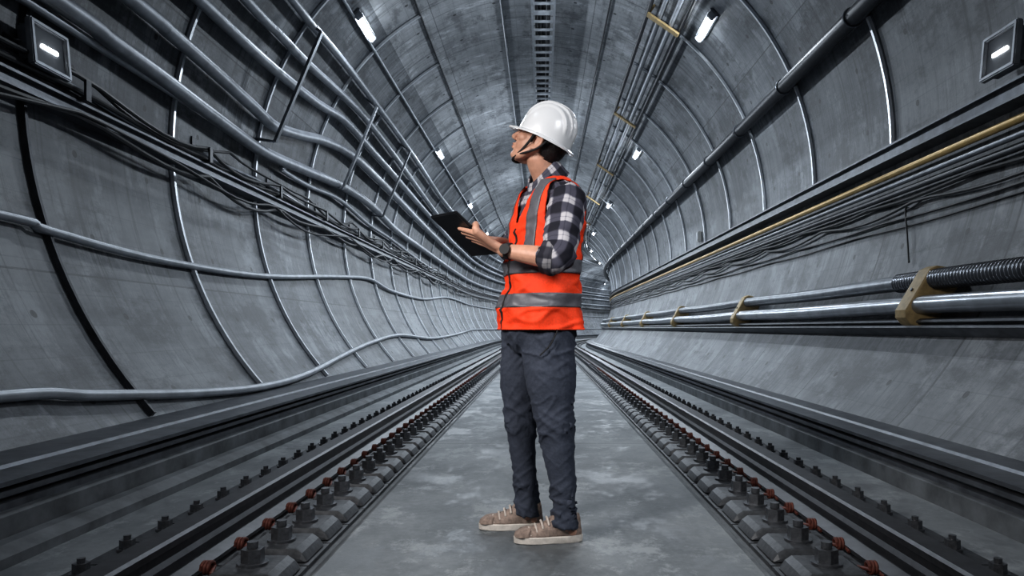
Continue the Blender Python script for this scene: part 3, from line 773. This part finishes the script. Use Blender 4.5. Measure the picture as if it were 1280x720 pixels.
def patch(fn,name,mat,par,thick=.002):
    b2=bmesh.new(); rows_bm(b2,fn,False); o=mk(name,b2,mat,person,ang=None); o.parent=par
    s_=o.modifiers.new('t','SOLIDIFY'); s_.thickness=thick; s_.offset=0; return o
def band(z0,z1,p0=.02,p1=2*PI-.02,ex=.005):
    return [[T(z0+(z1-z0)*i/10,p0+(p1-p0)*j/160,ex,WR) for j in range(161)] for i in range(11)]
patch(band(.95,1.005),'reflective_band',M['reflect'],vest); patch(band(1.085,1.14),'reflective_band',M['reflect'],vest)
def vstrip(l0,l1,sg,side):
    rows=[]
    for i in range(61):
        z=1.14+(1.468-1.14)*i/60; f0,d,w=itab(VEST,z); r=[]
        for j in range(9):
            l=min(l0+(l1-l0)*j/8,w*.95); ph=math.asin((l/w)**(NE/2))
            if sg<0: ph=PI-ph
            if side<0: ph=2*PI-ph
            r.append(T(z,ph,.005,WR))
        rows.append(r)
    return rows
for side in (1,-1):
    for sg in (1,-1): patch(vstrip(.08,.135,sg,side),'reflective_strip',M['reflect'],vest)
patch([[T(ZB+.002+.412*i/80,q,.0058,WR) for q in (-.012,.012)] for i in range(81)],'zip',M['strap'],vest,.004)
bm=bmesh.new(); limb(bm,[T(ZB+.003,2*PI*j/60,.001,WR) for j in range(61)],.004,6,1,'flat'); mk('hem',bm,M['orange'],person).parent=vest
# trousers
bm=bmesh.new()
ell(bm,B(.0,0,.87)+V((-.012,0,0)),(.146,.162,.13))
limb(bm,[V((.02,2.93,.88)),V((.032,2.92,.68)),V((.046,2.915,.51)),V((.063,2.915,.37)),V((.081,2.922,.245)),V((.088,2.925,.15)),V((.091,2.925,.1)),V((.088,2.924,.062))],[.118,.104,.079,.065,.055,.05,.054,.059],24,5,'flat')
limb(bm,[V((-.06,3.08,.88)),V((-.09,3.085,.67)),V((-.096,3.09,.5)),V((-.087,3.1,.36)),V((-.076,3.105,.23)),V((-.07,3.11,.15)),V((-.067,3.11,.1)),V((-.07,3.11,.062))],[.112,.091,.071,.057,.051,.048,.053,.058],24,5,'flat')
me=remeshed(bm,.0055,4,.5)
def ridge(x,y,z):
    q=1-abs(noise.noise(V((x,y,z))))*2.6
    return max(0,q)**2
for v in me.vertices:
    c=v.co
    n1=noise.noise(V((c.x*12,c.y*12,c.z*7+c.x*8)))
    d=c.z+.7*c.x+.4*c.y; d2=c.z-.8*c.x+.2*c.y
    n2=ridge(c.x*8,c.y*8,d*17); n3=ridge(c.x*9+4,c.y*9,d2*19)
    ka=1.3*max(0,1-abs(c.z-.15)/.14)+1.0*max(0,1-abs(c.z-.48)/.16)+.75*max(0,1-abs(c.z-.77)/.12)
    v.co=c+v.normal*(.007*n1+(.0018+.0095*ka)*(n2-.25)+(.0018+.007*ka)*(n3-.25))
trousers=mkm('trousers',me,M['jean'],person,ang=None,label='slim slate blue trousers creased at knees and ankles')
bm=bmesh.new()
limb(bm,[V((.06,2.808,.86)),V((.03,2.803,.8)),V((-.01,2.806,.76))],.003,6,5,'flat'); pk=mk('pocket_seam',bm,M['strap'],person); pk.parent=trousers
# shoes
def shoe(heel,dirv):
    dv=V(dirv).normalized(); lv=UP.cross(dv)
    Mx=Matrix(((dv.x,lv.x,0,heel.x),(dv.y,lv.y,0,heel.y),(dv.z,lv.z,1,0),(0,0,0,1)))
    n=48; Ls=.283
    def outline(z,x0,x1,wf,wh):
        r=[]
        for j in range(n):
            a_=2*PI*j/n; c=math.cos(a_); x=x0+(x1-x0)*(.5-.5*c); t=(x-x0)/(x1-x0)
            wd=wh+(wf-wh)*min(1,max(0,(t-.2)/.5)); wd*=1-.12*math.exp(-((t-.42)/.12)**2)*(1 if z<.05 else .3)
            r.append(Mx@V((x,wd*spow(math.sin(a_),.75),z)))
        return r
    s=bmesh.new(); rows_bm(s,[outline(.0,.006,Ls-.008,.043,.034),outline(.004,.001,Ls-.001,.047,.037),outline(.026,0,Ls,.048,.038),outline(.03,.004,Ls-.004,.045,.035)],True,True,True)
    u=bmesh.new()
    lv_=[(.024,.006,Ls-.006,.044,.035),(.04,.004,Ls-.01,.044,.036),(.052,.006,Ls-.028,.041,.036),(.062,.008,Ls-.06,.039,.036),(.072,.009,Ls-.095,.037,.036),(.085,.01,Ls-.13,.036,.035),(.1,.012,Ls-.148,.036,.035),(.112,.015,Ls-.155,.036,.034)]
    rows_bm(u,[outline(*q) for q in lv_],True,True,True)
    o=mk('shoe',u,M['shoe'],person,ang=None)
    mk('sole',s,M['sole'],person,ang=.6).parent=o
    l=bmesh.new()
    for k in range(4):
        x=.215-.024*k; z=.05+.0135*k
        limb(l,[Mx@V((x,-.034,z-.012)),Mx@V((x+.004,-.016,z+.006)),Mx@V((x+.006,0,z+.009)),Mx@V((x+.004,.016,z+.006)),Mx@V((x,.034,z-.012))],.0048,7,3,'round')
    mk('laces',l,M['lace'],person).parent=o
    tcap=bmesh.new(); rows_bm(tcap,[outline(.03,Ls-.075,Ls-.002,.044,.047),outline(.042,Ls-.075,Ls-.006,.042,.046),outline(.056,Ls-.075,Ls-.026,.036,.043),outline(.0605,Ls-.072,Ls-.045,.028,.035)],True,False,True)
    mk('toe_cap',tcap,M['shoe'],person,ang=None).parent=o
shoe(V((.165,2.935,0)),(-1,-.11,0)); shoe(V((.008,3.115,0)),(-1,-.03,0))
# watch
bm=bmesh.new(); wc=wrN.lerp(elN,.1); wd=(elN-wrN).normalized(); 
limb(bm,[wc-wd*.011,wc-wd*.009,wc+wd*.009,wc+wd*.011],[.03,.0335,.0335,.03],24,1,'flat')
wt=mk('watch',bm,M['strap'],person,label='black wrist watch on the near wrist')
bm=bmesh.new(); nn=(V((-.2,-.85,.1))-wd*wd.dot(V((-.2,-.85,.1)))).normalized(); q=wd.cross(nn)
Mx=Matrix(((wd.x,q.x,nn.x,0),(wd.y,q.y,nn.y,0),(wd.z,q.z,nn.z,0),(0,0,0,1))); Mx.translation=wc+nn*.036
cyl(bm,(0,0,0),.021,.011,24,Mx); mk('watch_dial',bm,M['strap'],person,ang=.5).parent=wt
# tablet
tab=empty('tablet',tp(TLEN/2,TWID/2,0),'black tablet computer held up in both hands by the man','tablet')
TM=Matrix(((tu.x,tv.x,tn.x,TA.x),(tu.y,tv.y,tn.y,TA.y),(tu.z,tv.z,tn.z,TA.z),(0,0,0,1)))
bm=bmesh.new(); box(bm,(TLEN/2,TWID/2,0),(TLEN,TWID,.013),TM,bev=.004); mk('case',bm,M['tab'],tab,ang=.5)
bm=bmesh.new(); box(bm,(TLEN/2,TWID/2,.0068),(TLEN-.02,TWID-.02,.0012),TM); mk('screen',bm,M['screen'],tab,smooth=False)
# ---------------------------------------------------------------- lights, world, camera
def area(loc,tgt,size,e,col):
    li=bpy.data.lights.new('added_soft_light','AREA'); li.size=size; li.energy=e; li.color=col; li.spread=rad(75)  # unseen soft key and fill, added to light the man
    o=bpy.data.objects.new('added_soft_light',li); COL.objects.link(o); o.location=loc
    o.rotation_euler=(V(tgt)-V(loc)).to_track_quat('-Z','Y').to_euler()
area((-1.9,.9,2.3),(0,3,.95),.8,17,(1,.97,.94))
area((1.6,.6,2.6),(0.05,3,.9),1.0,9,(.95,.97,1))
w=bpy.data.worlds.new('World'); SC.world=w; w.use_nodes=True
w.node_tree.nodes['Background'].inputs[0].default_value=(.55,.65,.8,1); w.node_tree.nodes['Background'].inputs[1].default_value=.06
cam=bpy.data.cameras.new('Camera'); co=bpy.data.objects.new('Camera',cam); COL.objects.link(co)
co.location=(0,0,EYE); co.rotation_euler=(PI/2,0,0); cam.sensor_width=36
cx_,cy_,zf=ZOOM if ZOOM else (640,360,1.)
cam.lens=F/1280*36*zf
cam.shift_x=zf*(cx_-VX)/1280; cam.shift_y=zf*(VY-cy_)/1280; cam.clip_end=300; cam.clip_start=.05
SC.camera=co
SC.view_settings.view_transform='Standard'
for lk in ('Medium High Contrast','Standard - Medium High Contrast'):
    try: SC.view_settings.look=lk; break
    except Exception as e: print('look',e)
